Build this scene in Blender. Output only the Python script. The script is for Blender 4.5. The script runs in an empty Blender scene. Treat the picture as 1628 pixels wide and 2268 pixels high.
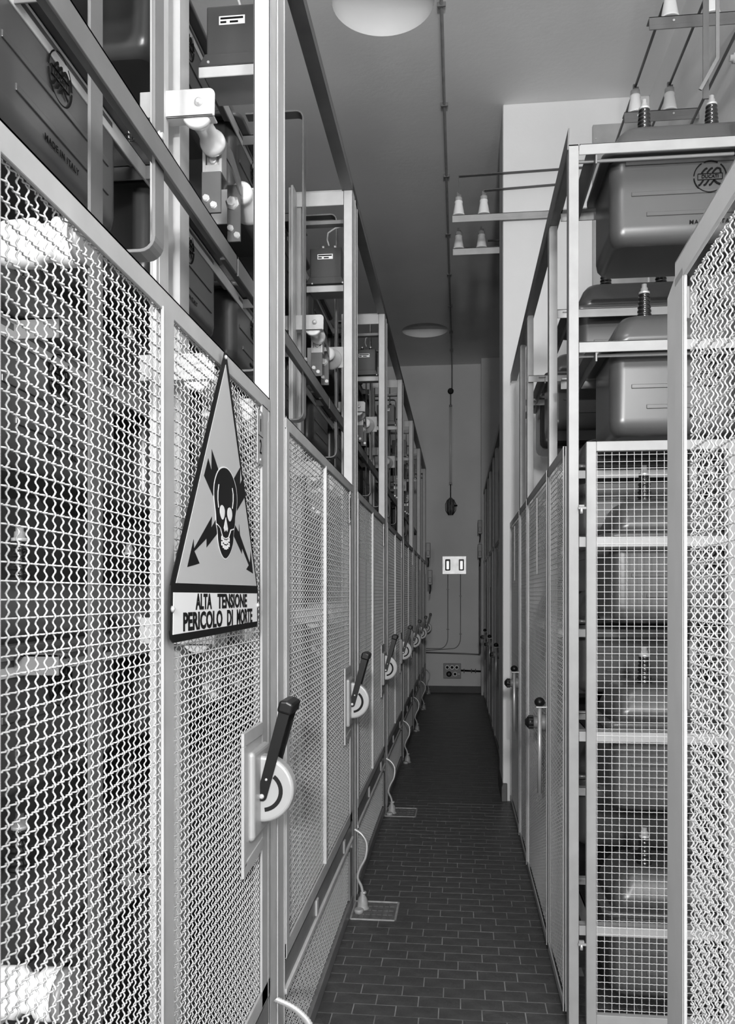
import bpy, bmesh, math, random
import numpy as np
from mathutils import Vector, Matrix
PI = math.pi
R = random.Random(7)
SC = bpy.context.scene
COL = SC.collection

# ---------------------------------------------------------------- camera
TH = math.atan(202/1850.)
cd = bpy.data.cameras.new('camera')
cd.sensor_fit = 'HORIZONTAL'; cd.sensor_width = 36.0
cd.lens = 1850/1628*36.0
cd.shift_y = 186/1628.
cd.clip_start = 0.05; cd.clip_end = 60
cam = bpy.data.objects.new('camera', cd); COL.objects.link(cam)
cam.location = (0, 0, 1.45); cam.rotation_euler = (PI/2, 0, TH)
SC.camera = cam
# ---------------------------------------------------------------- world, lights, exposure
w = bpy.data.worlds.new('room_air'); SC.world = w; w.use_nodes = True
bg = w.node_tree.nodes['Background']
bg.inputs[0].default_value = (.8, .8, .8, 1); bg.inputs[1].default_value = .035
def light(name, kind, loc, rot, power, size, size_y=None):
    l = bpy.data.lights.new(name, kind); l.energy = power
    if kind == 'AREA':
        l.shape = 'RECTANGLE' if size_y else 'SQUARE'; l.size = size
        if size_y: l.size_y = size_y
    elif kind in ('POINT', 'SPOT'): l.shadow_soft_size = size
    o = bpy.data.objects.new(name, l); COL.objects.link(o); o.location = loc; o.rotation_euler = rot
    return o
# photographer's flood lamp behind and above the camera, then added fill lights with no real lamp behind them
light('flood_lamp', 'AREA', (.20, -3.2, 2.55), (math.radians(90), 0, 0), 250, .30)
light('side_fill_right', 'AREA', (1.10, -1.6, 3.4), (math.radians(68), 0, math.radians(28)), 62, .5)  # added fill from the right, brightens the left row's aisle faces
light('upper_wall_fill', 'POINT', (.30, 1.4, 3.9), (0, 0, 0), 36, .15)  # added fill, lifts the right wall and pillar
light('near_fill_left', 'AREA', (-.40, -1.0, 2.05), (math.radians(86), 0, math.radians(-4)), 44, .25)  # added fill, brightens the near right door's aisle faces
SC.view_settings.view_transform = 'Standard'; SC.view_settings.look = 'None'
SC.view_settings.gamma = 1; SC.view_settings.exposure = 0.0
SC.view_settings.use_curve_mapping = False

# ---------------------------------------------------------------- materials
def mat(name, v, rough=.5, metal=0., var=.0, scale=6., bump=0., bscale=60., spec=.5, coat=0., emis=0.):
    m = bpy.data.materials.new(name); m.use_nodes = True
    nt = m.node_tree; b = nt.nodes['Principled BSDF']
    b.inputs['Base Color'].default_value = (v, v, v, 1)
    b.inputs['Roughness'].default_value = rough; b.inputs['Metallic'].default_value = metal
    b.inputs['Specular IOR Level'].default_value = spec; b.inputs['Coat Weight'].default_value = coat
    if emis:
        b.inputs['Emission Color'].default_value = (1, 1, 1, 1); b.inputs['Emission Strength'].default_value = emis
    if var or bump:
        tc = nt.nodes.new('ShaderNodeTexCoord')
        if var:
            n = nt.nodes.new('ShaderNodeTexNoise'); n.inputs['Scale'].default_value = scale; n.inputs['Detail'].default_value = 6
            nt.links.new(tc.outputs['Object'], n.inputs['Vector'])
            r = nt.nodes.new('ShaderNodeMapRange'); nt.links.new(n.outputs['Fac'], r.inputs['Value'])
            r.inputs['From Min'].default_value = .3; r.inputs['From Max'].default_value = .7
            r.inputs['To Min'].default_value = v*(1-var); r.inputs['To Max'].default_value = v*(1+var)
            nt.links.new(r.outputs[0], b.inputs['Base Color'])
        if bump:
            n2 = nt.nodes.new('ShaderNodeTexNoise'); n2.inputs['Scale'].default_value = bscale; n2.inputs['Detail'].default_value = 4
            nt.links.new(tc.outputs['Object'], n2.inputs['Vector'])
            bp = nt.nodes.new('ShaderNodeBump'); bp.inputs['Strength'].default_value = bump; bp.inputs['Distance'].default_value = .01
            nt.links.new(n2.outputs['Fac'], bp.inputs['Height']); nt.links.new(bp.outputs[0], b.inputs['Normal'])
    return m
M = dict(
    paint=mat('grey_enamel', .40, .38, 0, .10, 9), palr=mat('light_grey_enamel', .30, .40, 0, .08, 14), pale=mat('pale_grey_enamel', .50, .40, 0, .08, 14),
    dpaint=mat('dark_grey_enamel', .17, .38, 0, .15, 9), wire=mat('galvanised_wire', .62, .42, .0, .06, 40),
    lpaint=mat('light_enamel', .74, .4, 0, .05, 9), mpaint=mat('mid_grey_enamel', .145, .38, 0, .12, 9), tank=mat('tank_enamel', .055, .30, 0, .12, 5, spec=.6), tankr=mat('tank_enamel_grey', .066, .30, 0, .06, 5, spec=.6),
    print=mat('print_ink', .006, .7, spec=.1), porc=mat('white_porcelain', .80, .18, 0, .04, 8), black=mat('black_glaze', .008, .12, spec=.8),
    bake=mat('black_bakelite', .008, .35, spec=.3), alu=mat('cast_aluminium', .37, .42, .2, .05, 12),
    zinc=mat('zinc_bolt', .75, .3, .6), bus=mat('painted_busbar', .09, .4, 0, .2, 7), busm=mat('grey_busbar', .17, .35, 0, .12, 7),
    wall=mat('wall_plaster', .86, .8, 0, .05, 1.7, .12, 30, .2), lwall=mat('shade_grey_wall', .12, .8), ceil=mat('ceiling_plaster', .80, .85, 0, .05, 1.3, .12, 30, .2),  # left wall colour darkened to put shade into the cells
    wallend=mat('end_wall_plaster', .70, .8, 0, .06, 1.5, .12, 30, .2), base=mat('dark_skirting', .03, .5, 0, .2, 8),
    tile=mat('dark_clinker_tile', .058, .42, 0, .25, 14, .25, 50), grout=mat('cement_joint', .20, .9, 0, .3, 9),
    sgrey=mat('sign_enamel_tint', .52, .3, 0, .02, 5), swhite=mat('sign_enamel_white', .86, .3), sblack=mat('sign_enamel_black', .004, .35, spec=.25),
    hose=mat('steel_conduit', .48, .35, .4), plug=mat('plug_housing', .30, .45, 0, .2, 30), iron=mat('cast_iron', .14, .5, .2, .3, 25, .3, 60),
    dark=mat('shadow_gap', .004, .9), glass=mat('lamp_tube', .60, .25), lampw=mat('lit_lamp_lens', .9, .3, emis=1.2),
    plate=mat('brushed_plate', .50, .35, .5, .15, 10), rope=mat('white_cable', .7, .5), pil=mat('pillar_plaster', .80, .8, 0, .04, 1.7, .1, 30, .2),
)

# ---------------------------------------------------------------- helpers
class G:
    def __init__(s): s.v = []; s.f = []; s.sm = []
    def add(s, vs, fs, smooth=False):
        n = len(s.v); s.v += [tuple(p) for p in vs]; s.f += [tuple(i+n for i in f) for f in fs]; s.sm += [smooth]*len(fs); return s
    def box(s, x0, x1, y0, y1, z0, z1):
        if x0 > x1: x0, x1 = x1, x0
        if y0 > y1: y0, y1 = y1, y0
        if z0 > z1: z0, z1 = z1, z0
        return s.add([(x0,y0,z0),(x1,y0,z0),(x1,y1,z0),(x0,y1,z0),(x0,y0,z1),(x1,y0,z1),(x1,y1,z1),(x0,y1,z1)],
              [(0,3,2,1),(4,5,6,7),(0,1,5,4),(1,2,6,5),(2,3,7,6),(3,0,4,7)])
    def prism(s, poly, ax, a, b):
        # poly of 2D points extruded along axis ax ('x': (y,z), 'y': (x,z), 'z': (x,y))
        n = len(poly)
        def P(p, t): return {'x': (t, p[0], p[1]), 'y': (p[0], t, p[1]), 'z': (p[0], p[1], t)}[ax]
        vs = [P(p, a) for p in poly] + [P(p, b) for p in poly]
        return s.add(vs, [tuple(range(n))[::-1], tuple(range(n, 2*n))] + [(i, (i+1) % n, n+(i+1) % n, n+i) for i in range(n)])
    def lathe(s, o, d, prof, seg=20):
        # prof: (t along axis, radius)
        d = Vector(d).normalized(); o = Vector(o)
        a = d.orthogonal().normalized(); b = d.cross(a)
        vs = []; fs = []
        for t, r in prof:
            for k in range(seg):
                q = 2*PI*k/seg; vs.append(o + d*t + (a*math.cos(q) + b*math.sin(q))*r)
        m = len(prof)
        for i in range(m-1):
            for k in range(seg):
                fs.append((i*seg+k, i*seg+(k+1) % seg, (i+1)*seg+(k+1) % seg, (i+1)*seg+k))
        s.add(vs, fs, True)
        n = len(s.v) - len(vs)
        s.f += [tuple(n+k for k in range(seg))[::-1], tuple(n+(m-1)*seg+k for k in range(seg))]; s.sm += [False, False]
        return s
    def cyl(s, a, b, r, seg=12): 
        a = Vector(a); b = Vector(b); return s.lathe(a, b-a, [(0, r), ((b-a).length, r)], seg)
    def tube(s, pts, r, seg=8, rf=None):
        pts = [Vector(p) for p in pts]; n = len(pts); vs = []
        up = Vector((0.123, .456, .88))
        for i, p in enumerate(pts):
            t = (pts[min(i+1, n-1)] - pts[max(i-1, 0)]).normalized()
            a = up - t*up.dot(t); a.normalize(); up = a; b = t.cross(a)
            rr = r*(rf(i) if rf else 1)
            for k in range(seg):
                q = 2*PI*k/seg; vs.append(p + (a*math.cos(q)+b*math.sin(q))*rr)
        fs = [(i*seg+k, i*seg+(k+1) % seg, (i+1)*seg+(k+1) % seg, (i+1)*seg+k) for i in range(n-1) for k in range(seg)]
        s.add(vs, fs, True)
        m = len(s.v)-len(vs); s.f += [tuple(m+k for k in range(seg))[::-1], tuple(m+(n-1)*seg+k for k in range(seg))]; s.sm += [False, False]
        return s
    def strap(s, pts, width, th, ax=(0, 1, 0)):
        # flat strap following pts, wide along ax
        ax = Vector(ax); pts = [Vector(p) for p in pts]; n = len(pts); vs = []
        for i, p in enumerate(pts):
            t1 = (pts[i]-pts[i-1]).normalized() if i else (pts[1]-pts[0]).normalized()
            t2 = (pts[i+1]-pts[i]).normalized() if i < n-1 else t1
            t = (t1+t2).normalized(); nn = ax.cross(t).normalized(); k = th/2/max(.4, t.dot(t1))
            for a, b in ((-1,-1),(1,-1),(1,1),(-1,1)): vs.append(p + ax*(a*width/2) + nn*(b*k))
        fs = [(i*4+k, i*4+(k+1) % 4, i*4+4+(k+1) % 4, i*4+4+k) for i in range(n-1) for k in range(4)] + [(3,2,1,0), (n*4-4, n*4-3, n*4-2, n*4-1)]
        return s.add(vs, fs)
    def angx(s, x0, x1, y, z, a=.035, t=.005, sy=1, sz=-1):  # L profile along X: vertical leg facing -Y, horizontal leg going back
        s.box(x0, x1, y, y+t*sy, z, z+a*sz); return s.box(x0, x1, y, y+a*sy, z, z+t*sz)
    def angy(s, y0, y1, x, z, a=.035, t=.005, sx=-1, sz=-1):
        s.box(x, x+t*sx, y0, y1, z, z+a*sz); return s.box(x, x+a*sx, y0, y1, z, z+t*sz)
    def angz(s, z0, z1, x, y, a=.035, t=.005, sx=1, sy=1):
        s.box(x, x+a*sx, y, y+t*sy, z0, z1); return s.box(x, x+t*sx, y, y+a*sy, z0, z1)
    def build(s, name, m, parent=None, bevel=0, seg=1, label=None):
        me = bpy.data.meshes.new(name); me.from_pydata(s.v, [], s.f)
        bm = bmesh.new(); bm.from_mesh(me); bmesh.ops.recalc_face_normals(bm, faces=bm.faces)
        for i, f in enumerate(bm.faces): f.smooth = s.sm[i]
        bm.to_mesh(me); bm.free()
        me.materials.append(M[m]); o = bpy.data.objects.new(name, me); COL.objects.link(o)
        if parent: o.parent = parent
        if bevel:
            b = o.modifiers.new('bevel', 'BEVEL'); b.width = bevel; b.segments = seg; b.limit_method = 'ANGLE'; b.angle_limit = .8
        if label: o['label'] = label
        return o
def thing(name, label, cat, loc=(0, 0, 0), rotz=0, group=None):
    o = bpy.data.objects.new(name, None); COL.objects.link(o); o.empty_display_size = .05
    o.location = loc; o.rotation_euler = (0, 0, rotz); o['label'] = label; o['category'] = cat
    if group: o['group'] = group
    return o
def tag(o, label, cat, group=None):
    o['label'] = label; o['category'] = cat
    if group: o['group'] = group
    return o
def struct(o): o['kind'] = 'structure'; return o
def dup(root, loc, label, group=None, rotz=None, skip=()):
    r = root.copy(); COL.objects.link(r); r.location = loc; r['label'] = label
    if rotz is not None: r.rotation_euler = (0, 0, rotz)
    if group: r['group'] = group
    for ch in list(root.children):
        if ch.name.split('.')[0] in skip: continue
        c = ch.copy(); COL.objects.link(c); c.parent = r
        for g in ch.children:
            d = g.copy(); COL.objects.link(d); d.parent = c
    return r
def text(s, size, name, m, parent, loc, rot, sx=1., bold=0., ext=.0004, align='CENTER', spacing=1.):
    c = bpy.data.curves.new(name, 'FONT'); c.body = s; c.size = size; c.align_x = align; c.align_y = 'CENTER'
    c.extrude = ext; c.offset = bold; c.space_character = spacing; c.resolution_u = 3
    t = bpy.data.objects.new(name, c); COL.objects.link(t)
    bpy.context.view_layer.update()
    me = bpy.data.meshes.new_from_object(t.evaluated_get(bpy.context.evaluated_depsgraph_get()))
    bpy.data.objects.remove(t)
    me.materials.clear(); me.materials.append(M[m])
    o = bpy.data.objects.new(name, me); COL.objects.link(o); o.parent = parent
    o.location = loc; o.rotation_euler = rot; o.scale = (sx, 1, 1)
    return o
ORD = ['first', 'second', 'third', 'fourth', 'fifth', 'sixth', 'seventh', 'eighth', 'ninth']

# woven crimped wire: straight grid in (u, z), crimp along normal n; returns mesh data in local coords
def wire_mesh(name, W, z0, z1, pu, pz, r=.00135, A=.0019, seg=6, sides=3, plane='y'):
    nu = int(W/pu)+1; nz = int((z1-z0)/pz)+1
    ou = (W-(nu-1)*pu)/2; oz = z0+((z1-z0)-(nz-1)*pz)/2
    V = []; F = []; base = 0
    ang = np.arange(sides)*2*PI/sides+PI/4
    def wire(t, off, fixed, vert):
        nonlocal base
        n = len(t); ring = np.zeros((n, sides, 3))
        for k, q in enumerate(ang):
            a, b = math.cos(q)*r, math.sin(q)*r
            if vert: ring[:, k, 0] = off+a; ring[:, k, 1] = fixed+b; ring[:, k, 2] = t
            else: ring[:, k, 0] = off+a; ring[:, k, 1] = t; ring[:, k, 2] = fixed+b
        V.append(ring.reshape(-1, 3))
        i = np.arange(n-1)[:, None]*sides; k = np.arange(sides)[None, :]; k2 = (k+1) % sides
        q = np.stack([base+i+k, base+i+k2, base+i+sides+k2, base+i+sides+k], -1).reshape(-1, 4)
        F.append(q if vert else q[:, ::-1]); base += n*sides
    tz = np.arange(int((z1-z0)/pz*seg)+1)*(pz/seg)+z0
    tu = np.arange(int(W/pu*seg)+1)*(pu/seg)
    for i in range(nu): wire(tz, (1 if i % 2 else -1)*A*np.cos(3*PI*(tz-oz)/pz), ou+i*pu, True)
    for j in range(nz): wire(tu, -(1 if j % 2 else -1)*-1*-1*A*np.cos(3*PI*(tu-ou)/pu)*-1*-1, oz+j*pz, False)
    V = np.concatenate(V); F = np.concatenate(F)
    if plane == 'x': V = V[:, [1, 0, 2]]
    me = bpy.data.meshes.new(name)
    me.vertices.add(len(V)); me.vertices.foreach_set('co', V.astype(np.float32).ravel())
    me.loops.add(F.size); me.loops.foreach_set('vertex_index', F.astype(np.int32).ravel())
    me.polygons.add(len(F)); me.polygons.foreach_set('loop_start', (np.arange(len(F))*4).astype(np.int32))
    me.polygons.foreach_set('loop_total', np.full(len(F), 4, np.int32))
    me.polygons.foreach_set('use_smooth', np.ones(len(F), bool))
    me.update(calc_edges=True); me.validate(); me.materials.append(M['wire'])
    return me
def meshpart(me, parent, loc):
    o = bpy.data.objects.new('wire_mesh', me); COL.objects.link(o); o.parent = parent; o.location = loc; o['kind'] = 'stuff'; return o

# ================================================================ SETTING
XL, XR = -.489, .3605            # aisle faces of the two rows
YE, ZC = 12.6, 4.92              # end wall, ceiling
Y0, PY = 2.14, 1.71              # first cell boundary and pitch of the left row
# floor: cement bed with clinker tiles
fl = struct(G().box(-2.4, 1.6, -5, YE+.2, -.08, -.0014).build('floor', 'grout'))
tx, ty = .150, .0765
tm = bpy.data.meshes.new('tile')
g = G(); x, y = tx/2-.0011, ty/2-.0011
g.add([(-x,-y,-.008),(x,-y,-.008),(x,y,-.008),(-x,y,-.008),(-x+.001,-y+.001,0),(x-.001,-y+.001,0),(x-.001,y-.001,0),(-x+.001,y-.001,0)],
      [(4,5,6,7),(0,1,5,4),(1,2,6,5),(2,3,7,6),(3,0,4,7)])
proto = g.build('tile', 'tile'); tm = proto.data; bpy.data.objects.remove(proto)
tiles = []; far = G(); row = 0; yy = 2.30
grates = [(-.489, -.279, 2.30+(n-.5)*ty, 2.30+(n+2.5)*ty) for n in (19, 42)]
n_t = 0
while yy < YE:
    off = (0, .5, .12, .62)[row % 4]*tx + R.uniform(-.008, .008)
    x = -.60 + off
    while x < .50:
        gr = [b for a, b, c, d in grates if c < yy < d and x-tx/2 < b]
        if gr:
            a, b = gr[0]+.002, x+tx/2-.0013
            if b-a > .01: far.add([(p, yy+q_*(ty/2-.0013), z) for z in (-.008, 0) for p, q_ in ((a,-1),(b,-1),(b,1),(a,1))],
                        [(4,5,6,7),(0,1,5,4),(1,2,6,5),(2,3,7,6),(3,0,4,7)])
        elif x > -.58:
            # seen between the rows of cells
            if n_t < 296 and -.53 < x < .40:
                o = bpy.data.objects.new('tile', tm); COL.objects.link(o); o.parent = fl
                o.location = (x, yy, R.uniform(-.0006, .0006)); o.rotation_euler = (R.uniform(-.004,.004), R.uniform(-.003,.003), R.uniform(-.004, .004)); n_t += 1
            else:
                far.add([(x+a*(tx/2-.0013), yy+b*(ty/2-.0013), z) for z in (-.008, R.uniform(-.0006, .0006)) for a, b in ((-1,-1),(1,-1),(1,1),(-1,1))],
                        [(4,5,6,7),(0,1,5,4),(1,2,6,5),(2,3,7,6),(3,0,4,7)])
        x += tx
    yy += ty; row += 1
for x in np.arange(-2.3, 1.6, tx):                                   # under the cells
    for y in np.arange(-1, YE, ty*1.0):
        if (-.60 < x < .52 and y > 2.26) : continue
        far.add([(x+a*(tx/2-.0013), y+b*(ty/2-.0013), -.0005) for a, b in ((-1,-1),(1,-1),(1,1),(-1,1))], [(0,1,2,3)])
fo = far.build('tile_field', 'tile', fl); fo['kind'] = 'stuff'
# walls
struct(G().box(-2.4, 1.6, YE, YE+.2, 0, ZC+.2).build('wall_end', 'wallend'))
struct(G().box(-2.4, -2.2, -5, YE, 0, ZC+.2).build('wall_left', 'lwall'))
struct(G().box(1.317, 1.5, -5, YE, 0, ZC+.2).build('wall_right', 'wall'))
struct(G().box(-2.4, 1.6, -5.2, -5, 0, ZC+.2).build('wall_rear', 'wall'))
struct(G().box(-.6, .329, YE-.02, YE, 0, .10).build('baseboard_end', 'base'))
struct(G().box(.329, 1.316, YE-.30, YE, 0, ZC).build('wall_pilaster', 'wallend'))
# pillar with a coved skirting
pl = struct(G().box(.310, 1.316, 5.965, 6.46, 0, ZC).build('wall_pillar', 'pil', None, .006))
struct(G().prism([(.300, 0), (.300, .10), (.309, .13), (.34, .13), (.34, 0)], 'y', 5.95, 6.475).build('baseboard_pillar', 'bus', None, .004))
# ceiling with two domed recesses
g = G(); rec = [(-.44, 4.86), (-.44, 10.93)]; rad = .30; q = .36
g.box(-2.4, -.44-q, -5, YE, ZC, ZC+.2); g.box(-.44+q, 1.6, -5, YE, ZC, ZC+.2)
ys = [-5] + [v for c in rec for v in (c[1]-q, c[1]+q)] + [YE]
for a, b in zip(ys[::2], ys[1::2]): g.box(-.44-q, -.44+q, a, b, ZC, ZC+.2)
for cx, cy in rec:
    n = 64; vs = []; fs = []
    for k in range(n):
        a = 2*PI*k/n; c, s_ = math.cos(a), math.sin(a); m = q/max(abs(c), abs(s_))
        vs += [(cx+c*m, cy+s_*m, ZC), (cx+c*rad, cy+s_*rad, ZC)]
    for k in range(n): fs.append((2*k, 2*k+1, (2*k+3) % (2*n), (2*k+2) % (2*n)))
    g.add(vs, fs)
struct(g.build('ceiling', 'ceil'))
for i, (cx, cy) in enumerate(rec):
    g = G(); prof = []; n = 10
    for k in range(n+1):
        a = k/n*PI/2; prof.append((math.sin(a)*.16, max(.001, rad*math.cos(a))))
    g.lathe((cx, cy, ZC), (0, 0, 1), prof, 48)
    g.f = g.f[:-2]; g.sm = g.sm[:-2]
    o = g.build('light_recess', 'ceil')
    tag(o, ['large round plaster recess in the ceiling cut by the upper picture edge', 'small round plaster recess in the ceiling near the end wall'][i], 'recess')

# ================================================================ LEFT ROW
# ---- cell frame (posts, top beams, rear posts) local origin: boundary on the aisle face, floor
def left_frame(near):
    t = thing('cell_frame', '', 'frame')
    a = G().angz(0, 3.37, -.045, 0.0, .045, .005, 1, 1); a.box(-.005, 0, 0, .075, 0, 3.37); a.box(-.018, 0, .070, .075, 0, 3.37)
    a.build('post', 'pale', t, .0015)
    b = G().box(-.006, -.002, .085, .185, 0, 3.33).box(-.045, 0, .180, .186, 0, 3.33).box(-.03, .002, .085, .090, 0, 3.33)
    b.build('post', 'paint', t, .001)
    G().box(-.276, -.251, -.13, -.065, 0, 3.30).box(-.262, -.252, -.15, -.13, 0, 3.3).build('rear_post', 'pale', t, .001)
    G().box(-.282, -.246, .007, .085, 0, 3.33).build('rear_post', 'paint', t, .001)
    G().box(-.266, -.261, -.500, -.44, 0, 3.33).box(-.267, -.262, -.502, -.498, 0, 3.33).build('upright', 'mpaint', t, .001)
    G().box(-.28, -.04, .0, .006, 3.27, 3.335).box(-.28, 0, 0, .06, 3.335, 3.341).build('cross_beam', 'pale', t, .002)
    G().box(-.27, -.045, .07, .11, 3.215, 3.232).build('cross_beam', 'dpaint', t)
    if near:
        G().box(-.006, 0, -1.62, .19, 3.335, 3.375).box(-.055, 0, -1.62, .19, 3.370, 3.375).box(-.05, -.006, -1.62, .19, 3.335, 3.34).build('top_beam', 'bus', t)
        G().angy(-1.5, .19, -.141, .976+1.45, .055, .006).build('slot_beam', 'mpaint', t, .001)
    return t
frames = []
fp = left_frame(True); fp['label'] = 'grey steel cell frame in the left row, nearest the camera'; fp['group'] = 'steel frames of the left row'
fp.location = (XL, Y0, 0)
for k in range(1, 7):
    dup(fp, (XL, Y0+PY*k, 0), 'grey steel cell frame in the left row, %s from the camera' % ORD[k])

# ---- door with lever lock
near_me = wire_mesh('door_mesh_near', 1.28, .455, 1.935, .0215, .0209, .00135, .0019, 8, 4)
mid_me = wire_mesh('door_mesh', 1.46, .455, 1.935, .0215, .0209, .00135, .0019, 6, 3)
low_me = wire_mesh('sill_mesh', 1.50, .07, .315, .0215, .0209, .00135, .0019, 6, 3)
def lever_lock(t, near):
    # origin at pivot plane: local x out of the door, y along the row, z up
    G().box(-.004, .016, -.235, -.075, .875, 1.085).build('lock_base', 'alu', t, .012, 3)
    y0, y1, zc = -.172, -.127, .985
    pts = [(0, -.080), (.0, .080)] + [(.018+.078*math.sin(a), .080*math.cos(a)) for a in [PI*k/20 for k in range(1, 20)]] + [(.018, -.080)]
    poly = [(.0, zc-.080), (.0, zc+.080), (.018, zc+.080)] + [(.018+.078*math.sin(PI*k/22), zc+.080*math.cos(PI*k/22)) for k in range(1, 22)] + [(.018, zc-.080)]
    h = G().prism(poly, 'y', y0, y1).build('lock_housing', 'alu', t, .008, 3)
    # curved guide slot: raised black strip standing for the shaded groove
    g = G(); n = 14; vs = []
    for k in range(n+1):
        a = math.radians(52) - math.radians(135)*k/n
        for rr in (.040, .050): vs += [(.020+rr*math.cos(a), y0-.0006, zc+rr*math.sin(a)-.004), (.020+rr*math.cos(a), y0+.002, zc+rr*math.sin(a)-.004)]
    fs = [(4*k, 4*k+2, 4*k+6, 4*k+4) for k in range(n)] + [(4*k, 4*k+4, 4*k+5, 4*k+1) for k in range(n)] + [(4*k+2, 4*k+3, 4*k+7, 4*k+6) for k in range(n)]
    g.add(vs, fs).build('guide_slot', 'dark', h)
    # two lever arms and the grip
    L = .215; dx, dz = .062, .228; nrm = math.hypot(dx, dz); ux, uz = dx/nrm, dz/nrm; px, pz = .020, zc-.015
    for yy_ in (y0-.006, y1+.030):
        poly = []
        for a0, c in ((0, (px, pz)), (1, (px+ux*L, pz+uz*L))):
            for k in range(7):
                th = math.atan2(uz, ux) + (PI/2 + PI*k/6 if a0 == 0 else -PI/2 + PI*k/6)
                wd = .012 if a0 == 0 else .014
                poly.append((c[0]+wd*math.cos(th), c[1]+wd*math.sin(th)))
        G().prism(poly, 'y', yy_-.002, yy_+.002).build('lever_arm', 'bake', h, .001)
    cx, cz = px+ux*(L+.005), pz+uz*(L+.005)
    a = math.atan2(uz, ux); poly = [(cx+math.cos(a)*u-math.sin(a)*v, cz+math.sin(a)*u+math.cos(a)*v) for u, v in ((-.014,-.018),(.014,-.018),(.018,0),(.014,.018),(-.014,.018))]
    G().prism(poly, 'y', y0-.014, y1+.040).build('lever_grip', 'bake', h, .006, 3)
    G().lathe((px, y0-.007, pz), (0, -1, 0), [(0, .0065), (.003, .0062), (.0055, .003)], 14).build('pivot_rivet', 'zinc', h)
    G().lathe((px+ux*.042, y0-.007, pz+uz*.042), (0, -1, 0), [(0, .0035), (.002, .0033), (.003, .0015)], 10).build('guide_pin', 'zinc', h)
def left_door(near):
    t = thing('mesh_door', '', 'door')
    W = 1.33 if near else 1.51
    s = -W - .005
    G().box(-.004, .002, s, -.012, 1.925, 1.962).box(-.03, .002, s, -.012, 1.957, 1.962).build('top_rail', 'paint', t, .001)
    G().box(-.004, .002, s, -.012, .415, .462).box(-.03, .002, s, -.012, .415, .42).build('bottom_rail', 'paint', t, .001)
    G().box(-.004, .002, -.098, -.035, .42, 1.93).box(-.004, .002, -.028, -.012, .42, 1.93).box(-.034, .003, -.036, -.030, .42, 1.9).build('stile', 'paint', t, .001)
    G().box(-.004, .003, s, s+.04, .42, 1.93).build('stile', 'paint', t, .001)
    if near:
        G().box(-.003, .0025, -.80, -.748, .46, 1.93).box(-.001, .004, -.804, -.799, .46, 1.93).build('mullion', 'paint', t, .001)
        meshpart(near_me, t, (-.008, -1.355, 0))
    else:
        G().box(-.018, .004, -.802, -.790, .46, 1.93).build('mullion', 'pale', t, .001)
        meshpart(mid_me, t, (-.008, -1.53, 0))
    g = G().box(-.003, .0045, -.285, -.262, .8301, 1.1059)                       # lock plate: frame round the recess
    g.prism([(-.285, 1.137), (-.285, 1.106), (-.10, 1.106), (-.10, 1.137)], 'x', -.003, .0045)
    g.prism([(-.285, .806), (-.262, .806), (-.10, .822), (-.10, .850), (-.262, .838), (-.285, .830)], 'x', -.003, .0045)
    g.box(-.003, .002, -.262, -.10, .838, 1.106)
    g.build('lock_plate', 'paint', t, .001)
    G().box(.003, .0045, -.155, -.098, 1.775, 1.905).build('number_plate', 'plate', t)
    for z in (1.895, 1.785): G().lathe((.0045, -.127, z), (1, 0, 0), [(0, .004), (.002, .003)], 8).build('screw', 'zinc', t)
    rr = (PI/2, 0, PI/2)
    text('1', .045, 'numeral', 'print', t, (.0052, -.127, 1.868), rr, .8)
    text('2', .050, 'numeral', 'print', t, (.0052, -.127, 1.815), rr, .8)
    G().box(.0045, .0051, -.150, -.103, 1.842, 1.844).build('dividing_line', 'print', t)
    lever_lock(t, near)
    return t
d0 = left_door(True); d0.location = (XL, Y0, 0)
d0['label'] = 'grey wire mesh door behind the danger sign, nearest in the left row'; d0['group'] = 'mesh doors of the left row'
d1 = left_door(False); d1.location = (XL, Y0+PY, 0); d1['group'] = 'mesh doors of the left row'
d1['label'] = 'grey wire mesh door with black lever, second from camera in left row'
for k in range(2, 7):
    dup(d1, (XL, Y0+PY*k, 0), 'grey wire mesh door with black lever, %s from camera in left row' % ORD[k])

# ---- sill: dark channel, bright ledge, low mesh strip, plinth
def left_sill():
    t = thing('sill_panel', '', 'panel')
    G().box(-.03, -.004, -1.52, -.0, .335, .412).build('channel', 'dpaint', t, .002)
    G().box(-.03, .004, -1.52, -.0, .318, .334).build('ledge', 'pale', t, .002)
    G().box(-.02, 0, -.10, -.03, .07, .29).build('end_plate', 'dpaint', t)
    G().box(-.03, .002, -1.52, -.0, .005, .06).build('plinth', 'dpaint', t, .002)
    meshpart(low_me, t, (-.010, -1.52, 0))
    for y in (-.25, -.95): 
        G().box(-.004, .004, y-.06, y-.02, .345, .40).build('catch', 'paint', t, .003)
    return t
s0 = left_sill(); s0.location = (XL, Y0, 0); s0['group'] = 'low sill panels of the left row'
s0['label'] = 'low mesh sill panel below the left row doors, nearest the camera'
for k in range(1, 7):
    dup(s0, (XL, Y0+PY*k, 0), 'low mesh sill panel below the left row doors, %s from the camera' % ORD[k])

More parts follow.
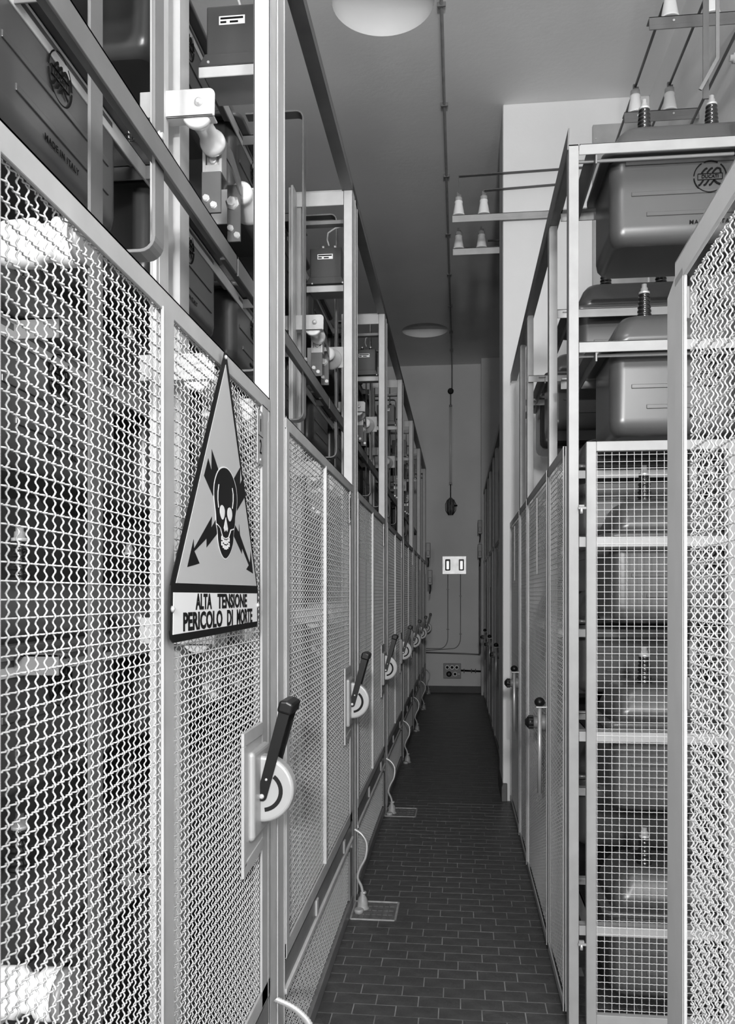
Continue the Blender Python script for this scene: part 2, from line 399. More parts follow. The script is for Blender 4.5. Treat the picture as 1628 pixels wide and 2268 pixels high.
# ---- capacitor tank prototype: face towards -Y, flange plane z = 0
def rounded(w, d, r, n=5):
    pts = []
    for cx, cy, a0 in ((w/2-r, d-r, 0), (-w/2+r, d-r, 90), (-w/2+r, r, 180), (w/2-r, r, 270)):
        c0 = [(cx+r*math.cos(math.radians(a0+90*k/n)), cy+r*math.sin(math.radians(a0+90*k/n))) for k in range(n+1)]
        t0 = math.radians(a0); e = .006                        # support points keep the flat sides flat
        pts.append((c0[0][0]+e*math.sin(t0), c0[0][1]-e*math.cos(t0))); pts += c0
        pts.append((c0[-1][0]-e*math.cos(t0), c0[-1][1]-e*math.sin(t0)))
    return pts
def loft(g, sections):
    # sections: (z, w, d, r, y offset)
    rings = []
    for z, w_, d_, r_, oy in sections: rings.append([(p[0], p[1]+oy, z) for p in rounded(w_, d_, r_)])
    n = len(rings[0]); vs = [p for r_ in rings for p in r_]
    fs = [(i*n+k, i*n+(k+1) % n, (i+1)*n+(k+1) % n, (i+1)*n+k) for i in range(len(rings)-1) for k in range(n)]
    g.add(vs, fs, True); m = len(g.v)-len(vs)
    g.f += [tuple(m+k for k in range(n))[::-1], tuple(m+(len(rings)-1)*n+k for k in range(n))]; g.sm += [False, False]
    return g
def bushing(g, x, y, z, h=.10, r=.026, seg=18):
    prof = [(0, r*1.05)]; n = 7
    for k in range(n):
        rr = r*(1-.28*k/n); t = h*k/n
        prof += [(t+.001, rr*.80), (t+h/n*.35, rr), (t+h/n*.75, rr)]
    prof += [(h, r*.6)]
    return g.lathe((x, y, z), (0, 0, 1), prof, seg)
def emblem(t, m='print'):
    e = G(); n = 48
    def ring(a0, a1, r0, r1):
        vs = []; k_ = max(3, int(n*(a1-a0)/360))
        for k in range(k_+1):
            a = math.radians(a0+(a1-a0)*k/k_)
            for r_ in (r0, r1):
                for y in (-.0006, .002): vs.append((r_*math.cos(a), y, r_*math.sin(a)))
        e.add(vs, [f for k in range(k_) for f in ((4*k, 4*k+2, 4*k+6, 4*k+4), (4*k, 4*k+4, 4*k+5, 4*k+1), (4*k+2, 4*k+3, 4*k+7, 4*k+6))])
    for a0, a1 in ((-175, -3), (3, 50), (62, 112), (122, 176)): ring(a0, a1, .051, .0545)
    def bar(pts, wd=.0045):
        e.strap([(x, 0, z) for x, z in pts], .0014, wd)
    for x in (0, .0175, .035):
        bar([(-.027+x, .012), (-.022+x, .019), (-.015+x, .026), (-.009+x, .028)], .006)
        bar([(-.038+x, -.029), (-.032+x, -.026), (-.027+x, -.019), (-.022+x, -.012)], .006)
    bar([(.026, .028), (.033, .024), (.035, .012)], .005); bar([(.012, -.012), (.022, -.022), (.034, -.028)], .006)
    for z in (.010, -.010): e.box(-.040, .040, -.0009, .002, z-.0007, z+.0007)
    for x in (.040, -.040): e.box(x-.0007, x+.0007, -.0012, .002, -.010, .010)
    o = e.build('emblem', m, t); o.location = (0, 0, 0)
    return o
def make_tank(m, ex, ez):
    t = thing('capacitor_tank', '', 'capacitor')
    g = G(); W, D = .62, .36
    loft(g, [(-.30, W-.07, D-.07, .03, .035), (-.292, W-.035, D-.035, .04, .0175), (-.275, W-.012, D-.012, .042, .006), (-.25, W-.004, D-.004, .042, .002), (-.242, W-.004, D-.004, .042, .002), (-.04, W-.004, D-.004, .042, .002), (-.03, W-.004, D-.004, .042, .002), (-.01, W, D, .042, 0)])
    g.build('tank_body', m, t)
    f = G(); loft(f, [(-.012, W+.05, D+.05, .045, -.025), (-.008, W+.056, D+.056, .045, -.028), (.004, W+.056, D+.056, .045, -.028), (.008, W+.05, D+.05, .045, -.025)])
    f.build('flange', m, t)
    l = G(); loft(l, [(.008, W-.01, D-.01, .045, .005), (.05, W-.03, D-.03, .05, .015), (.10, W-.075, D-.075, .05, .0375), (.122, W-.11, D-.11, .05, .055), (.13, W-.15, D-.15, .05, .075)])
    l.build('lid', m, t)
    for z, x0, x1 in ((-.030, -.26, .26), (-.135, -.24, .24), (-.205, -.19, .24)):
        r = G().box(x0, x1, -.0015, .006, z-.007, z+.007).build('pressed_rib', m, t, .0015, 2)
    for x in (-.17, .06):
        b = bushing(G(), x, .13, .125).build('bushing', 'black', t)
        G().lathe((x, .13, .222), (0, 0, 1), [(0, .019), (.008, .019), (.009, .013), (.022, .012), (.023, .009), (.036, .009)], 12).build('terminal', 'zinc', b)
    G().lathe((-.24, .10, .095), (0, 0, 1), [(0, .010), (.02, .010), (.021, .006), (.03, .006)], 10).build('earth_stud', 'zinc', t)
    e = emblem(t); e.location = (ex, -.001, ez)
    text('DUCATI', .0165, 'emblem_lettering', 'print', t, (ex, -.0010, ez), (PI/2, 0, 0), .92, .0003)
    text('MADE IN ITALY', .020, 'lettering', 'print', t, (ex+.01, -.0003, -.240), (PI/2, 0, 0), 1.0, .0002, spacing=1.15)
    return t
tp = make_tank('tank', -.01, -.082)
XT = -.850                       # face plane of the left tanks
lv = [3.285, 2.64, 1.995, 1.35, .705]
LVN = ['top', 'second', 'third', 'fourth', 'lowest']
first = True
for k in range(0, 7):
    for half, (ya, yb) in enumerate(((.437, .437), (1.29, 1.29))):
        if k == 0 and half == 0: continue
        yc = Y0+PY*(k-1)+(ya+yb)/2
        if k == 0: levels = lv
        elif k == 1: levels = lv
        elif k <= 3: levels = lv[:3]
        else: levels = lv[:2]
        for z in levels:
            lab = 'dark capacitor tank, left row cell %s, %s shelf, %s half' % (ORD[k], LVN[lv.index(z)], ('nearer', 'farther')[half])
            if first: tp.location = (XT, yc, z); tp.rotation_euler = (0, 0, PI/2); tp['label'] = lab; tp['group'] = 'capacitor tanks of the left row'; first = False
            else: dup(tp, (XT, yc, z), lab, skip=() if k < 2 else ('lettering', 'earth_stud', 'emblem_lettering', 'emblem'))
# shelves carrying them
def make_shelf():
    t = thing('tank_shelf', '', 'shelf')
    G().angy(-1.45, .10, -.36, -.012, .045, .005).build('shelf_rail', 'paint', t, .001)
    G().angy(-1.45, .10, -.80, -.012, .045, .005, 1).build('shelf_rail', 'paint', t)
    for y in (-1.44, -.62, .06): G().angx(-.80, -.27, y, -.012, .04, .005).build('shelf_bearer', 'mpaint', t, .001)
    return t
sh = make_shelf(); first = True
for k in range(0, 7):
    for z in (lv if k < 2 else lv[:3]):
        lab = 'grey angle iron shelf under the %s tanks, left row cell %s' % (LVN[lv.index(z)], ORD[k])
        if first: sh.location = (XL, Y0, z); sh['label'] = lab; sh['group'] = 'tank shelves of the left row'; first = False
        else: dup(sh, (XL, Y0+PY*k, z), lab)

# ---- busbar loops (C shaped straps)
def make_loop():
    t = thing('busbar_loop', '', 'busbar')
    def arc(cx, cz, r, a0, a1): return [(cx+r*math.cos(math.radians(a0+(a1-a0)*k/5)), 0, cz+r*math.sin(math.radians(a0+(a1-a0)*k/5))) for k in range(6)]
    pts = [(-.40, 0, 3.47)] + arc(-.185, 3.44, .03, 90, 0) + arc(-.185, 2.215, .03, 0, -90) + [(-.40, 0, 2.185)]
    G().strap(pts, .055, .007).build('strap', 'busm', t, .001)
    for z in (2.42, 2.38): G().lathe((-.152, 0, z+.02), (1, 0, 0), [(0, .012), (.002, .012), (.002, .008), (.009, .008)], 6).build('bolt', 'zinc', t)
    return t
lp = make_loop(); first = True
for k in range(0, 7):
    for h_, dy in ((0, -.40), (1, .55)):
        if k == 6 and h_: continue
        lab = 'flat grey busbar loop before the tanks, %s of the left row' % (ORD[k]+(' cell near end' if h_ else ' cell far end')) if 0 else \
              'flat grey hooked busbar in the left row, %s the %s cell boundary' % (('before', 'beyond')[h_], ORD[k])
        if first: lp.location = (XL, Y0+dy, 0); lp['label'] = lab; lp['group'] = 'hooked busbars of the left row'; first = False
        else: dup(lp, (XL, Y0+PY*k+dy, 0), lab)

# ---- disconnector: bracket, two porcelain supports and bolted contact plates
def make_switch():
    t = thing('disconnector', '', 'switchgear')
    g = G(); n = 6; ax, az = -.176, -.017
    poly = [(-.32, -.035), (-.125, -.035)] + [(-.140+.016*math.cos(a), .019+.016*math.sin(a)) for a in [PI/2*k/n for k in range(n+1)]] + [(-.32, .035)]
    g.prism(poly, 'y', -.085, -.079); g.box(-.32, -.128, -.085, -.045, -.035, -.030)
    g.build('bracket', 'pale', t, .0015)
    G().lathe((-.165, -.0855, .0), (0, -1, 0), [(0, .011), (.003, .011), (.004, .006), (.008, .005)], 12).build('bracket_bolt', 'zinc', t)
    ins = [(0, .036), (.006, .039), (.018, .039), (.030, .034), (.050, .027), (.085, .024), (.120, .026), (.135, .032), (.145, .035), (.158, .035), (.164, .030)]
    G().lathe((ax, -.076, az), (0, 1, 0), ins, 28).build('porcelain_support', 'porc', t)
    G().lathe((ax+.004, .462, az), (0, -1, 0), [(0, .054), (.008, .056), (.022, .052), (.065, .036), (.085, .031), (.095, .034), (.108, .034), (.115, .024)], 28).build('porcelain_support', 'porc', t)
    G().box(-.30, -.10, .464, .470, -.06, .05).build('bracket', 'pale', t, .0015)
    c = G().box(-.214, -.205, .100, .106, -.085, .015).box(-.167, -.159, .100, .15, -.085, .022).box(-.205, -.167, .100, .106, -.085, -.062).box(-.205, -.167, .112, .118, -.07, .012)
    c.build('clevis', 'plate', t, .001)
    G().lathe((-.186, .112, -.045), (0, -1, 0), [(0, .012), (.004, .012), (.008, .008)], 16).build('clevis_bolt', 'zinc', t)
    b = G().box(-.212, -.158, .088, .096, -.200, -.087).build('blade', 'bus', t, .001)
    for x, z in ((-.199, -.160), (-.178, -.180)):
        G().lathe((x, .088, z), (0, -1, 0), [(0, .0105), (.0015, .0105), (.0015, .0085), (.008, .0085)], 6).build('blade_bolt', 'zinc', b)
    b = G().box(-.200, -.160, .300, .308, -.190, -.02).build('blade', 'bus', t, .001)
    for x, z in ((-.190, -.150), (-.170, -.172)):
        G().lathe((x, .300, z), (0, -1, 0), [(0, .0105), (.0015, .0105), (.0015, .0085), (.008, .0085)], 6).build('blade_bolt', 'zinc', b)
    G().lathe((-.184, .300, -.075), (0, -1, 0), [(0, .022), (.003, .022), (.003, .014), (.016, .014)], 6).build('clamp_bolt', 'zinc', t)
    G().strap([(-.165, .11, .01), (-.158, .20, .0), (-.160, .305, -.03)], .045, .004, (0, 0, 1)).build('blade_link', 'busm', t)
    return t
sw = make_switch(); first = True
for k in range(0, 7):
    for j, z in enumerate((2.70, 2.03, 1.36)):
        if k > 1 and j or k == 6: continue
        lab = 'porcelain and steel disconnector in the left row, %s cell boundary, %s pole' % (ORD[k], ('upper', 'middle', 'lower')[j])
        if first: sw.location = (XL, Y0, z); sw['label'] = lab; sw['group'] = 'disconnectors of the left row'; first = False
        else: dup(sw, (XL, Y0+PY*k, z), lab)

# ---- small transformer box on rails
def make_box():
    t = thing('transformer_box', '', 'transformer')
    G().box(-.245, -.087, .0, .14, .035, .185).build('case', 'tank', t, .004, 2)
    G().prism([(-.265, .0), (-.067, .0), (-.087, .035), (-.245, .035)], 'y', -.018, .158).build('base_flange', 'tank', t, .002)
    G().box(-.207, -.130, -.0015, .001, .128, .153).build('name_plate', 'swhite', t)
    G().box(-.203, -.135, -.0022, 0, .143, .149).box(-.203, -.185, -.0022, 0, .132, .138).box(-.175, -.150, -.0022, 0, .132, .138).build('name_plate_print', 'print', t)
    for x in (-.19, -.13):
        b = bushing(G(), x, .07, .18, .03, .014, 12).build('bushing', 'black', t)
        G().lathe((x, .07, .209), (0, 0, 1), [(0, .007), (.012, .007)], 8).build('terminal', 'zinc', b)
    G().tube([(-.16, .07, .222), (-.168, .06, .25), (-.16, .04, .275), (-.12, .02, .288), (-.06, .0, .292), (-.03, -.02, .292)], .004, 8).build('lead_wire', 'rope', t)
    return t
tb = make_box(); first = True
def make_rail():
    t = thing('transformer_rail', '', 'rail')
    g = G().box(-.255, -.05, -.045, -.040, -.045, -.012).box(-.255, -.05, -.045, -.01, -.017, -.012); g.build('front_rail', 'pale', t, .0015)
    g = G().box(-.255, -.05, -.005, 0, -.008, .0); g.box(-.255, -.05, -.0, .16, -.008, -.003); g.build('tray', 'paint', t, .001)
    for x in (-.225, -.075): G().lathe((x, -.046, -.004), (0, -1, 0), [(0, .004), (.004, .004)], 6).build('bolt', 'zinc', t)
    return t
tr = make_rail()
for k in range(0, 6):
    lab = 'small dark transformer box high in the left row, %s from the camera' % ORD[k]
    lb2 = 'pale steel rail carrying a transformer box, %s in the left row' % ORD[k]
    if first:
        tb.location = (XL, Y0+.24, 2.99); tb['label'] = lab; tb['group'] = 'small transformer boxes'
        tr.location = (XL, Y0+.24, 2.985); tr['label'] = lb2; tr['group'] = 'transformer rails'; first = False
    else: dup(tb, (XL, Y0+PY*k+.24, 2.99), lab); dup(tr, (XL, Y0+PY*k+.24, 2.985), lb2)

# ---- long horizontal porcelain supports behind the nearest door
def long_insulator(loc, length, r, label, rot=0):
    t = thing('post_insulator', label, 'insulator', loc, rot, 'porcelain post insulators behind the nearest door')
    p = [(0, r*.9), (.01, r), (.03, r), (.035, r*.8), (.06, r*.75), (.07, r)]
    p += [(length*.5, r*.95), (length*.6, r*.7), (length*.95, r*.62), (length, r*.7)]
    G().lathe((0, 0, 0), (0, 1, 0), p, 28).build('porcelain', 'porc', t)
    G().lathe((0, length, 0), (0, 1, 0), [(0, r*.55), (.02, r*.55), (.021, r*.4), (.035, r*.4)], 16).build('cap', 'zinc', t)
    G().lathe((0, -.018, 0), (0, 1, 0), [(0, r*1.02), (.018, r*1.02)], 20).build('cap', 'dpaint', t)
    return t
long_insulator((-.625, 1.32, 2.035), .24, .040, 'white porcelain insulator behind the near mesh door, upper left picture edge', PI/2)
long_insulator((-.655, 1.32, .79), .24, .042, 'white porcelain insulator behind the near mesh door, lower left picture corner', PI/2)
# ---- cable conduit whips with plugs, and the cast floor covers
def make_hose(n=60):
    P = [(.006, .02, .36), (.040, .015, .339), (.063, .01, .299), (.059, .0, .239), (.033, -.005, .186), (.023, -.005, .144), (.039, 0, .105), (.046, 0, .075)]
    pts = []
    for i in range(n+1):
        s = i/n*(len(P)-1); k = min(int(s), len(P)-2); f_ = s-k
        p0, p1, p2, p3 = [Vector(P[min(max(j, 0), len(P)-1)]) for j in (k-1, k, k+1, k+2)]
        pts.append(.5*((2*p1)+(-p0+p2)*f_+(2*p0-5*p1+4*p2-p3)*f_*f_+(-p0+3*p1-3*p2+p3)*f_**3))
    return pts
t = thing('conduit_whip', '', 'conduit')
G().tube(make_hose(110), .0066, 10, lambda i: .92 if i % 2 else 1.14).build('flexible_hose', 'hose', t)
G().lathe((.046, 0, .0), (0, 0, 1), [(0, .031), (.006, .031), (.008, .026), (.018, .024), (.035, .024), (.052, .019), (.060, .012), (.078, .010), (.080, .0065)], 20).build('plug', 'plug', t)
G().lathe((.052, 0, .070), (0, 0, 1), [(0, .011), (.006, .012), (.010, .009)], 14).build('collar', 'hose', t)
G().lathe((.035, -.055, .0), (0, 0, 1), [(0, .022), (.016, .022), (.019, .019)], 20).build('cover_cap', 'plug', t)
for k in range(7):
    lab = 'flexible steel conduit with plug at the left row foot, %s from the camera' % ORD[k]
    if k == 0: t.location = (XL, Y0, 0); t['label'] = lab; t['group'] = 'flexible conduits along the left row'
    else: dup(t, (XL, Y0+PY*k, 0), lab)
t.scale = (1.65, 1, 1.08)
for i, (a, b, c, d) in enumerate(grates):
    t = thing('floor_cover', 'cast iron ribbed floor cover beside the %s row plug, %s one' % ('left', ('nearer', 'farther')[i]), 'cover', ((a+b)/2, (c+d)/2, 0), 0, 'cast floor covers')
    w_, d_ = b-a, d-c
    G().box(-w_/2, w_/2, -d_/2, -d_/2+.008, -.006, .004).box(-w_/2, w_/2, d_/2-.008, d_/2, -.006, .004).box(-w_/2, -w_/2+.008, -d_/2, d_/2, -.006, .004).box(w_/2-.008, w_/2, -d_/2, d_/2, -.006, .004).build('rim', 'plug', t, .002)
    G().box(-w_/2+.01, w_/2-.01, -d_/2+.01, d_/2-.01, -.006, -.001).build('lid', 'iron', t)
    for r_ in range(4):
        for c_ in range(7):
            x = -w_/2+.026+c_*(w_-.05)/6.2; y = -d_/2+.035+r_*(d_-.06)/3.3
            G().box(x-.010, x+.010, y-.022, y+.022, -.002, .0018).build('tread_stud', 'iron', t)

# ---- danger sign on the first door
XS = XL+.013
t = thing('danger_sign', 'triangular high voltage danger sign with skull, hung on the nearest mesh door', 'sign', (XS, 1.64, 1.376))
oy, oz = 1.64, 1.376
def PL(pts, x0, x1, name, m, par, **kw):
    poly = [(a-oy, b-oz) for a, b in pts]
    area = sum(poly[i][0]*poly[(i+1) % len(poly)][1]-poly[(i+1) % len(poly)][0]*poly[i][1] for i in range(len(poly)))
    if area < 0: poly = poly[::-1]
    return G().prism(poly, 'x', x0, x1).build(name, m, par, **kw)
outer = [(1.662,1.938),(1.669,1.950),(1.678,1.950),(1.688,1.938),(1.946,1.476),(1.952,1.462),(1.952,1.392),(1.940,1.377),(1.358,1.371),(1.345,1.378),(1.341,1.392),(1.346,1.468),(1.356,1.486)]
pt = PL(outer, -.002, .0, 'plate', 'sblack', t)
PL([(1.674,1.925),(1.936,1.474),(1.370,1.472)], 0, .0006, 'tinted_field', 'sgrey', t)
PL([(1.358,1.456),(1.941,1.456),(1.941,1.390),(1.355,1.385)], 0, .0006, 'text_panel', 'swhite', t)
def sm(pts, n=2):
    for _ in range(n):
        q_ = []
        for i in range(len(pts)):
            a, b = pts[i], pts[(i+1) % len(pts)]
            q_ += [(a[0]*.75+b[0]*.25, a[1]*.75+b[1]*.25), (a[0]*.25+b[0]*.75, a[1]*.25+b[1]*.75)]
        pts = q_
    return pts
for nm, pts in (('a', [(1.574,1.734),(1.620,1.701),(1.598,1.668),(1.583,1.644),(1.525,1.676),(1.552,1.713),(1.572,1.693)]),
                ('b', [(1.787,1.732),(1.785,1.694),(1.810,1.713),(1.834,1.676),(1.760,1.634),(1.752,1.683),(1.735,1.700)]),
                ('c', [(1.576,1.604),(1.572,1.582),(1.601,1.600),(1.622,1.578),(1.541,1.542),(1.541,1.559),(1.468,1.531),(1.498,1.510),(1.428,1.501),(1.463,1.552),(1.466,1.536)]),
                ('d', [(1.738,1.604),(1.774,1.589),(1.776,1.606),(1.785,1.583),(1.871,1.526),(1.878,1.554),(1.901,1.502),(1.839,1.510),(1.861,1.520),(1.802,1.555),(1.800,1.543),(1.725,1.582)])):
    o = PL(pts, .0006, .0010, 'lightning_bolt', 'sblack', t)
sk = [(1.663,1.712),(1.690,1.712),(1.722,1.703),(1.748,1.684),(1.757,1.664),(1.756,1.643),(1.742,1.618),(1.741,1.604),(1.731,1.589),(1.728,1.565),(1.714,1.547),(1.690,1.532),(1.668,1.526),(1.648,1.530),(1.626,1.545),(1.615,1.563),(1.613,1.579),(1.604,1.594),(1.603,1.611),(1.594,1.631),(1.588,1.651),(1.592,1.672),(1.610,1.693),(1.634,1.706)]
c_ = (1.672, 1.622)
PL(sm([(c_[0]+(a-c_[0])*1.045, c_[1]+(b-c_[1])*1.03) for a, b in sk]), .0008, .0012, 'skull_outline', 'swhite', t)
PL(sm(sk), .0012, .0016, 'skull', 'sblack', t)
for pts in ([(1.642,1.634),(1.656,1.631),(1.663,1.622),(1.658,1.609),(1.645,1.603),(1.633,1.609),(1.626,1.619),(1.631,1.630)],
            [(1.697,1.635),(1.712,1.632),(1.719,1.621),(1.712,1.610),(1.699,1.604),(1.687,1.609),(1.681,1.618),(1.684,1.630)]):
    PL(sm(pts, 1), .0016, .0020, 'eye', 'swhite', t)
PL([(1.670,1.611),(1.685,1.589),(1.680,1.582),(1.671,1.586),(1.662,1.581),(1.655,1.588)], .0016, .0020, 'nose', 'swhite', t)
def line(pts, w_, name, m='swhite', x=.0018):
    G().strap([(x, a-oy, b-oz) for a, b in pts], .0008, w_, (1, 0, 0)).build(name, m, t)
line([(1.620,1.672),(1.614,1.657),(1.613,1.641),(1.618,1.626)], .0022, 'temple_line')
line([(1.719,1.677),(1.726,1.665),(1.726,1.651),(1.720,1.634)], .0022, 'temple_line')
line([(1.604,1.592),(1.620,1.589),(1.632,1.585),(1.640,1.576),(1.648,1.569),(1.668,1.567),(1.690,1.571),(1.700,1.580),(1.708,1.588),(1.732,1.592)], .0022, 'jaw_line')
for row_, z0_ in ((0, 1.561), (1, 1.550)):
    for k in range(6):
        u = (k-2.5)/2.5; y_ = 1.668+u*.026; z_ = z0_+.007*u*u - .001
        PL([(y_-.0040, z_-.0042), (y_+.0040, z_-.0042), (y_+.0040, z_+.0042), (y_-.0040, z_+.0042)], .0016, .0020, 'tooth', 'swhite', t)
rt = (PI/2, 0, PI/2)
def word(s_, y0, y1, z, h_):
    o = text(s_, h_/.70, 'word', 'sblack', t, (0, 0, 0), rt, 1, h_*.05, spacing=1.02)
    xs = [v.co.x for v in o.data.vertices]; k_ = (y1-y0)/(max(xs)-min(xs)); o.scale = (k_, 1, 1)
    o.location = (.0009, y0-oy-min(xs)*k_, z-oz)
word('ALTA', 1.475, 1.574, 1.4380, .0275); word('TENSIONE', 1.613, 1.844, 1.4380, .0275)
word('PERICOLO', 1.406, 1.647, 1.4030, .0305); word('DI', 1.682, 1.726, 1.4030, .0305); word('MORTE', 1.758, 1.893, 1.4030, .0305)
for y_ in (1.352, 1.946): G().lathe((0, y_-oy, 1.428-oz), (1, 0, 0), [(0, .006), (.003, .005), (.005, .002)], 14).build('rivet', 'zinc', t)
G().lathe((0, 1.673-oy, 1.940-oz), (1, 0, 0), [(0, .005), (.003, .004), (.004, .002)], 12).build('rivet', 'zinc', t)

# ================================================================ RIGHT ROW
r1_me = wire_mesh('narrow_mesh', .50, .05, 1.93, .0205, .0205, .0012, .0017, 6, 3)
r2_me = wire_mesh('wide_mesh', .96, .05, 1.93, .0205, .0205, .0012, .0017, 6, 3)
def right_panel(w_, me, name, cat):
    t = thing(name, '', cat)
    G().box(-.002, .004, 0, w_, 1.93, 1.965).build('top_rail', 'paint', t, .001)
    G().box(-.002, .004, 0, w_, .02, .05).build('bottom_rail', 'paint', t, .001)
    G().box(-.004, .03, 0, .005, .02, 1.965).box(-.002, .003, 0, .018, .02, 1.965).build('stile', 'pale', t, .001)
    G().box(-.002, .03, w_-.005, w_, .02, 1.965).box(-.002, .003, w_-.018, w_, .02, 1.965).build('stile', 'pale', t, .001)
    meshpart(me, t, (.010, .02, 0))
    return t
def pull(t, y):
    # black knob and upright rod with ball
    G().lathe((-.002, y+.03, .925), (-1, 0, 0), [(0, .036), (.012, .036), (.03, .026), (.052, .024), (.053, .027)], 18).build('knob_base', 'dpaint', t)
    k_ = G(); n = 20
    k_.lathe((-.052, y+.03, .925), (-1, 0, 0), [(0, .026), (.018, .026), (.024, .022), (.034, .010)], n)
    for i in range(10):
        a = 2*PI*i/10; k_.box(-.072, -.052, y+.03+.026*math.cos(a)-.003, y+.03+.026*math.cos(a)+.003, .925+.026*math.sin(a)-.003, .925+.026*math.sin(a)+.003)
    k_.build('knob', 'bake', t)
    G().cyl((-.030, y-.01, .64), (-.030, y-.01, .992), .0085, 14).build('rod', 'plate', t)
    G().box(-.045, .002, y-.022, y+.004, .992, .997).build('rod_bracket', 'pale', t)
    G().lathe((-.030, y-.01, .997), (0, 0, 1), [(0, .008), (.002, .014), (.008, .0195), (.017, .022), (.026, .0195), (.033, .013), (.037, .004)], 20).build('ball', 'bake', t)
rn = right_panel(.52, r1_me, 'wire_screen', 'screen'); rw = right_panel(1.00, r2_me, 'mesh_door', 'door'); pull(rw, .02)
G().box(-.006, .0, .42, .428, 1.55, 1.90).build('latch_bar', 'dpaint', rw)
nar = [2.93, 4.51, 6.95, 8.55, 10.15, 11.80]; wid = [3.48, 5.06, 7.50, 9.10, 10.70]
rn.location = (XR, nar[0], 0); rn['label'] = 'narrow dark mesh screen in the right row, nearest the camera'; rn['group'] = 'narrow mesh panels of the right row'
for i, y in enumerate(nar[1:]): dup(rn, (XR, y, 0), 'narrow dark mesh screen in the right row, %s from the camera' % ORD[i+1])
rw.location = (XR, wid[0], 0); rw['label'] = 'wide mesh door with knob and rod in right row, nearest the camera'; rw['group'] = 'wide mesh doors of the right row'
for i, y in enumerate(wid[1:]):
    r = dup(rw, (XR, y, 0), 'wide mesh door with knob and rod in right row, %s from the camera' % ORD[i+1])
    if y == 5.06: r.scale = (1, .9, 1)
# posts and top rails of the right row, one frame per bay
def rframe(y, label, cut=None, L=None):
    t = thing('rack_frame', label, 'frame', (XR, y, 0), 0, 'steel frames of the right row')
    G().box(0, .035, 0, .004, 0, 2.947).box(0, .004, 0, .035, 0, 2.947).build('post', 'palr', t, .0012)
    G().box(.545, .58, 0, .004, 0, ZC-.4 if y < 3 else 2.947).box(.545, .549, 0, .035, 0, ZC-.4 if y < 3 else 2.947).build('post', 'paint', t, .0012)
    if L: G().prism([(0 if y > 3 else -.03, 2.985), (0, 2.93), (L, 2.93), (L, 2.985)], 'x', -.003, .002).box(-.0, .04, 0, L, 2.942, 2.947).build('top_rail', 'dpaint', t)
    return t
ry = [(2.826, .60), (3.43, 1.08), (4.51, .52), (5.03, .84), (6.90, .6), (7.50, 1.0), (8.5, .6), (9.1, 1.0), (10.1, .6), (10.7, 1.0), (11.75, .78)]
for i, (y, L) in enumerate(ry):
    n_ = ['nearest', 'second', 'third', 'fourth', 'fifth', 'sixth', 'seventh', 'eighth', 'ninth', 'tenth', 'eleventh'][i]
    rframe(y, 'pale steel rack frame of the right row, %s from the camera' % n_ if i else 'pale steel rack frame of the right row, standing beside the square mesh gate', None, L)
# levels of the right row: front bars
RL = [2.947, 2.292, 1.648, 1.004, .362]
names5 = ['top', 'second', 'third', 'fourth', 'lowest']
trk = make_tank('tankr', .018, -.088); firstr = True
for j, z in enumerate(RL):
    t = thing('tank_bearer', 'pale steel bar across the near right rack, %s level' % names5[j], 'bar', (XR, 2.826, z), 0, 'bars of the near right rack')
    G().box(.036, .545, 0, .004, -.036, 0).box(.036, .545, 0, .034, -.004, 0).build('front_angle', 'palr', t, .0012)
    G().angx(.036, .58, .50, -.0, .035, .005, -1).build('rear_angle', 'palr', t)
    G().box(.036, .545, .045, .055, -.040, -.030).build('tie_rod', 'alu', t, .002)
    G().angy(.004, .50, .095, -.03, .035, .005, -1).build('side_angle', 'dpaint', t)
for row_, (yb, dz, xc) in enumerate(((2.93, 0, .826), (3.56, -.31, .80), (4.58, -.31, .80), (5.13, -.31, .80))):
    for j, z in enumerate(RL):
        lab = 'grey capacitor tank in the right rack, %s column, %s level' % (ORD[row_], names5[j])
        loc = (xc, yb, z+.008+dz)
        if dz and j == 4: continue
        if firstr: trk.location = loc; trk['label'] = lab; trk['group'] = 'capacitor tanks of the right racks'; firstr = False
        else: dup(trk, loc, lab, skip=() if row_ == 0 else ('emblem', 'lettering', 'emblem_lettering'))
        if row_:
            t = thing('tank_bearer', 'steel bar under tank in the right rack, %s column, %s level' % (ORD[row_], names5[j]), 'bar', (XR, yb-.10, z+dz), 0, 'bars of the rear right racks')
            G().box(.006, .543, .006, .010, -.055, -.02).box(.006, .543, .006, .034, -.024, -.02).build('front_angle', 'paint', t, .001)
            G().angy(.0, .48, .095, -.03, .035, .005, -1).build('side_angle', 'dpaint', t)
# square mesh gate
gate_me = wire_mesh('gate_mesh', .425, .075, 1.925, .0239, .0226, .00115, .0013, 6, 4, 'x')
t = thing('mesh_gate', 'square wire mesh gate in pale frame, facing the camera at right', 'gate', (.418, 2.815, 0))
G().box(0, .032, -.004, .02, .04, 1.958).build('stile', 'palr', t, .0015)
G().box(.448, .48, -.004, .02, .04, 1.958).build('stile', 'palr', t, .0015)
G().box(.032, .448, -.004, .02, 1.926, 1.958).build('top_rail', 'palr', t, .0015)
G().box(.032, .448, -.004, .02, .04, .072).build('bottom_rail', 'palr', t, .0015)
meshpart(gate_me, t, (.027, .010, 0))
for z in (1.74, .30):
    h = G().box(-.026, .004, -.002, .004, z-.004, z+.004).box(-.024, -.006, -.002, .012, z+.004, z+.011).build('hinge', 'palr', t, .001)
    G().cyl((-.015, .002, z-.018), (-.015, .002, z), .005, 8).build('hinge_pin', 'zinc', h)
